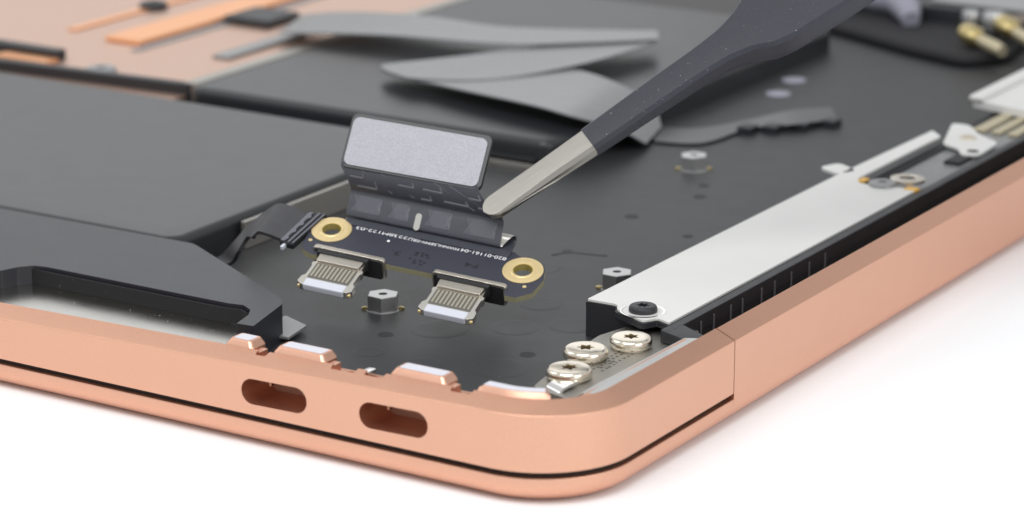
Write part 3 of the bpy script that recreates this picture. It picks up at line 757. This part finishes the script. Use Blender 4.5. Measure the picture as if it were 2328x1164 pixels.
# cable plugged in at the board's left end
cbp = thing("plug_cable", "flat black cable with a notched plug at the left end of the board", "cable", BO, rot=Bm)
bpy.context.view_layer.update()
def pr(name, bm, m, parent=None, **k): return place(name, bm, m, parent or cbp, local=True, **k)
pl = [(-.535, -.42), (-.345, -.44), (-.205, .28), (-.43, .25)]
pg = pr("plug_body", prism(pl, -.05, .03), BLACKP, bevel=.01)
dirp = (Vector((-.43, .25)) - Vector((-.535, -.42)))
def pt(a, b): # a: 0..1 along the plug, b: across
    p = Vector((-.535, -.42)) + dirp * a; q = Vector((-.345, -.44)) + (Vector((-.205, .28)) - Vector((-.345, -.44))) * a; r = p + (q - p) * b; return (r.x, r.y)
PLUGG = mat("plug_grey", (.17, .17, .20), .3, .4)
pr("plug_comb", prism([pt(.02, .03), pt(.02, .28), pt(.12, .42), pt(.18, .28), pt(.28, .28), pt(.34, .42), pt(.42, .28), pt(.52, .28), pt(.58, .42), pt(.66, .28), pt(.76, .28), pt(.82, .42), pt(.90, .28), pt(.97, .28), pt(.97, .03)], .031, .047), PLUGG, pg, bevel=.004)
pr("plug_rail", prism([pt(.02, .56), pt(.02, .70), pt(.98, .70), pt(.98, .56)], .031, .05), PLUGG, pg, bevel=.006)
pr("plug_rail", prism([pt(.02, .86), pt(.02, .97), pt(.98, .97), pt(.98, .86)], .031, .045), PLUGG, pg, bevel=.006)
pr("plug_latch", prism([pt(-.10, .25), pt(-.10, .48), pt(.02, .48), pt(.02, .25)], -.05, .01), TIPW, pg, bevel=.01)
binv = cbp.matrix_world.inverted()
def W(x, y, z): return binv @ Vector((x, y, z))
wire = mat("cable_wrap", (.05, .05, .055), 0, .5, noise=.2, nscale=6, bump=.6, bscale=30)
pr("cable_flat", strip([(Vector((-.43, .20, .01)), Vector((-.53, -.38, .01))), (Vector((-.66, .24, .05)), Vector((-.72, -.36, .03))), (Vector((-.88, .25, .03)), Vector((-.88, -.32, .0))), (Vector((-1.03, .08, -.06)), Vector((-.96, -.32, -.10))),
    (W(-7.45, 4.25, 1.12), W(-7.20, 3.90, 1.10)), (W(-7.62, 4.16, .90), W(-7.36, 3.90, .88)), (W(-7.82, 4.16, .70), W(-7.53, 4.00, .70)), (W(-7.95, 4.1, .60), W(-7.7, 3.95, .60))], .05, 5), wire, bevel=0)

# ------------------------------------------------------------------ tweezers
lx = Vector((.608, .573, .55)).normalized(); nz = Vector((.024, -.705, .709)); nz = (nz - lx * nz.dot(lx)).normalized(); ly = nz.cross(lx)
TO = Vector((-3.826, 4.398, 1.78))
tw = thing("tweezers", "black coated tweezers with bare steel tips gripping the ribbon edge", "tweezers", TO, rot=Matrix((lx, ly, nz)).transposed())
bpy.context.view_layer.update()
upper = [(-.06, .17), (-.031, .255), (.006, .299), (.103, .328), (.643, .344), (1.507, .356), (2.6, .385), (3.2, .39), (3.58, .415), (3.85, .49), (4.02, .575), (4.3, .76), (4.8, .92), (5.6, 1.0), (8.0, 1.0), (11.0, .85)]
lower = [(-.06, .17), (-.067, .068), (-.037, .016), (.042, -.031), (.9, -.028), (1.508, -.040), (2.25, -.045), (3.06, -.06), (3.46, -.09), (3.79, -.185), (4.02, -.33), (4.27, -.385), (4.95, -.43), (5.8, -.45), (8.0, -.45), (11.0, -.35)]
def yat(L, x):
    for a, b in zip(L[:-1], L[1:]):
        if a[0] <= x <= b[0] and b[0] > a[0]: return a[1] + (b[1] - a[1]) * (x - a[0]) / (b[0] - a[0])
    return L[-1][1] if x > L[-1][0] else L[0][1]
def thick(x): return .05 + .12 * min(1, max(0, x + .05) / 1.0) + .05 * min(1, max(0, x - 1.0) / 2.2) + .05 * min(1, max(0, x - 3.3) / .6)
def arm(x0, x1, inset, zoff, crown=.012, rear=0.0):
    secs = []; xs = []
    x = x0
    while x < x1 - 1e-4:
        xs.append(x); x += .03 if x < .15 else .12
    xs.append(x1)
    for x in xs:
        if x <= .0:
            r = .165; cxm = .105; c0 = .15
            dx = max(0.0, 1 - ((cxm - x) / .172) ** 2) ** .5
            yu, yl = c0 + .178 * dx, c0 - .182 * dx
        else:
            yu, yl = yat(upper, x), yat(lower, x)
            if x < .105:
                c0 = .15; dx = max(0.0, 1 - ((.105 - x) / .172) ** 2) ** .5
                yu, yl = c0 + .178 * dx, c0 - .182 * dx
        lift = rear * -(zoff(x) - zoff(-.05)); yu += lift - inset; yl += lift + inset; t = thick(x); z1 = zoff(x) - inset; z0 = zoff(x) - t + inset; e = min(.045, (yu - yl) * .2, t * .32)
        ym = (yu + yl) / 2
        secs.append([Vector((x, yl + e, z1)), Vector((x, ym, z1 + crown)), Vector((x, yu - e, z1)), Vector((x, yu, z1 - e)), Vector((x, yu, z0 + e)), Vector((x, yu - e, z0)), Vector((x, yl + e, z0)), Vector((x, yl, z0 + e)), Vector((x, yl, z1 - e))])
    return sweep(secs)
zf = lambda x: .0
gap = lambda x: -thick(x) - .015 - .055 * max(0, x) ** .9 if x < 6 else -thick(x) - .015 - .055 * 6 ** .9 * max(0.0, (11.2 - x) / 5.2)
tw_front = place("front_arm", arm(1.49, 11.0, 0, zf), COATED, tw, local=True, ang=30)
place("steel_tip", arm(-.066, 1.53, .010, zf, crown=.004), TIPSTEEL, tw_front, local=True, ang=30)
tw_rear = place("rear_arm", arm(1.49, 11.0, .03, gap, rear=.68), COATED, tw, local=True, ang=30)
place("steel_tip", arm(-.03, 1.53, .035, gap, crown=.004, rear=.70), TIPSTEEL, tw_rear, local=True, ang=30)

# ------------------------------------------------------------------ dust and lint
DUST = mat("dust", (.42, .42, .42), 0, .9)
def dust(parent, spots, local=False, size=.008):
    bm = bmesh.new()
    for p in spots:
        P = Vector(p); r = size * random.uniform(.4, 1.1)
        vs = [bm.verts.new(P + Vector((random.uniform(-r, r), random.uniform(-r, r), random.uniform(0, r)))) for _ in range(4)]
        for t in ((0, 1, 2), (0, 2, 3), (0, 3, 1), (1, 3, 2)): bm.faces.new([vs[i] for i in t])
    o = place("dust_specks", bm, DUST, parent, local=local, kind="stuff")
dust(tw, [(x, yat(lower, x) + random.uniform(.03, 1) ** 1.5 * (yat(upper, x) - yat(lower, x) - .04), .010) for x in [random.uniform(1.6, 5.2) for _ in range(90)]], True, .010)
dust(spk, [(random.uniform(-9, -5.6), random.uniform(1.0, 1.7), .772) for _ in range(40)] + [(random.uniform(-8.6, -6), 1.755, random.uniform(.79, .93)) for _ in range(14)] + [(random.uniform(-8, -5.4), random.uniform(1.95, 2.4), 1.001) for _ in range(14)], size=.009)
dust(laptop, [(random.uniform(-6.5, -2.0), random.uniform(1.2, 8), ZF + .002) for _ in range(60)], size=.009)
place("pressed_line", tube([(-4.48, 6.87, ZF), (-4.40, 7.05, ZF), (-4.26, 7.13, ZF), (-3.85, 7.22, ZF)], .012, 6), BLACKP, laptop)
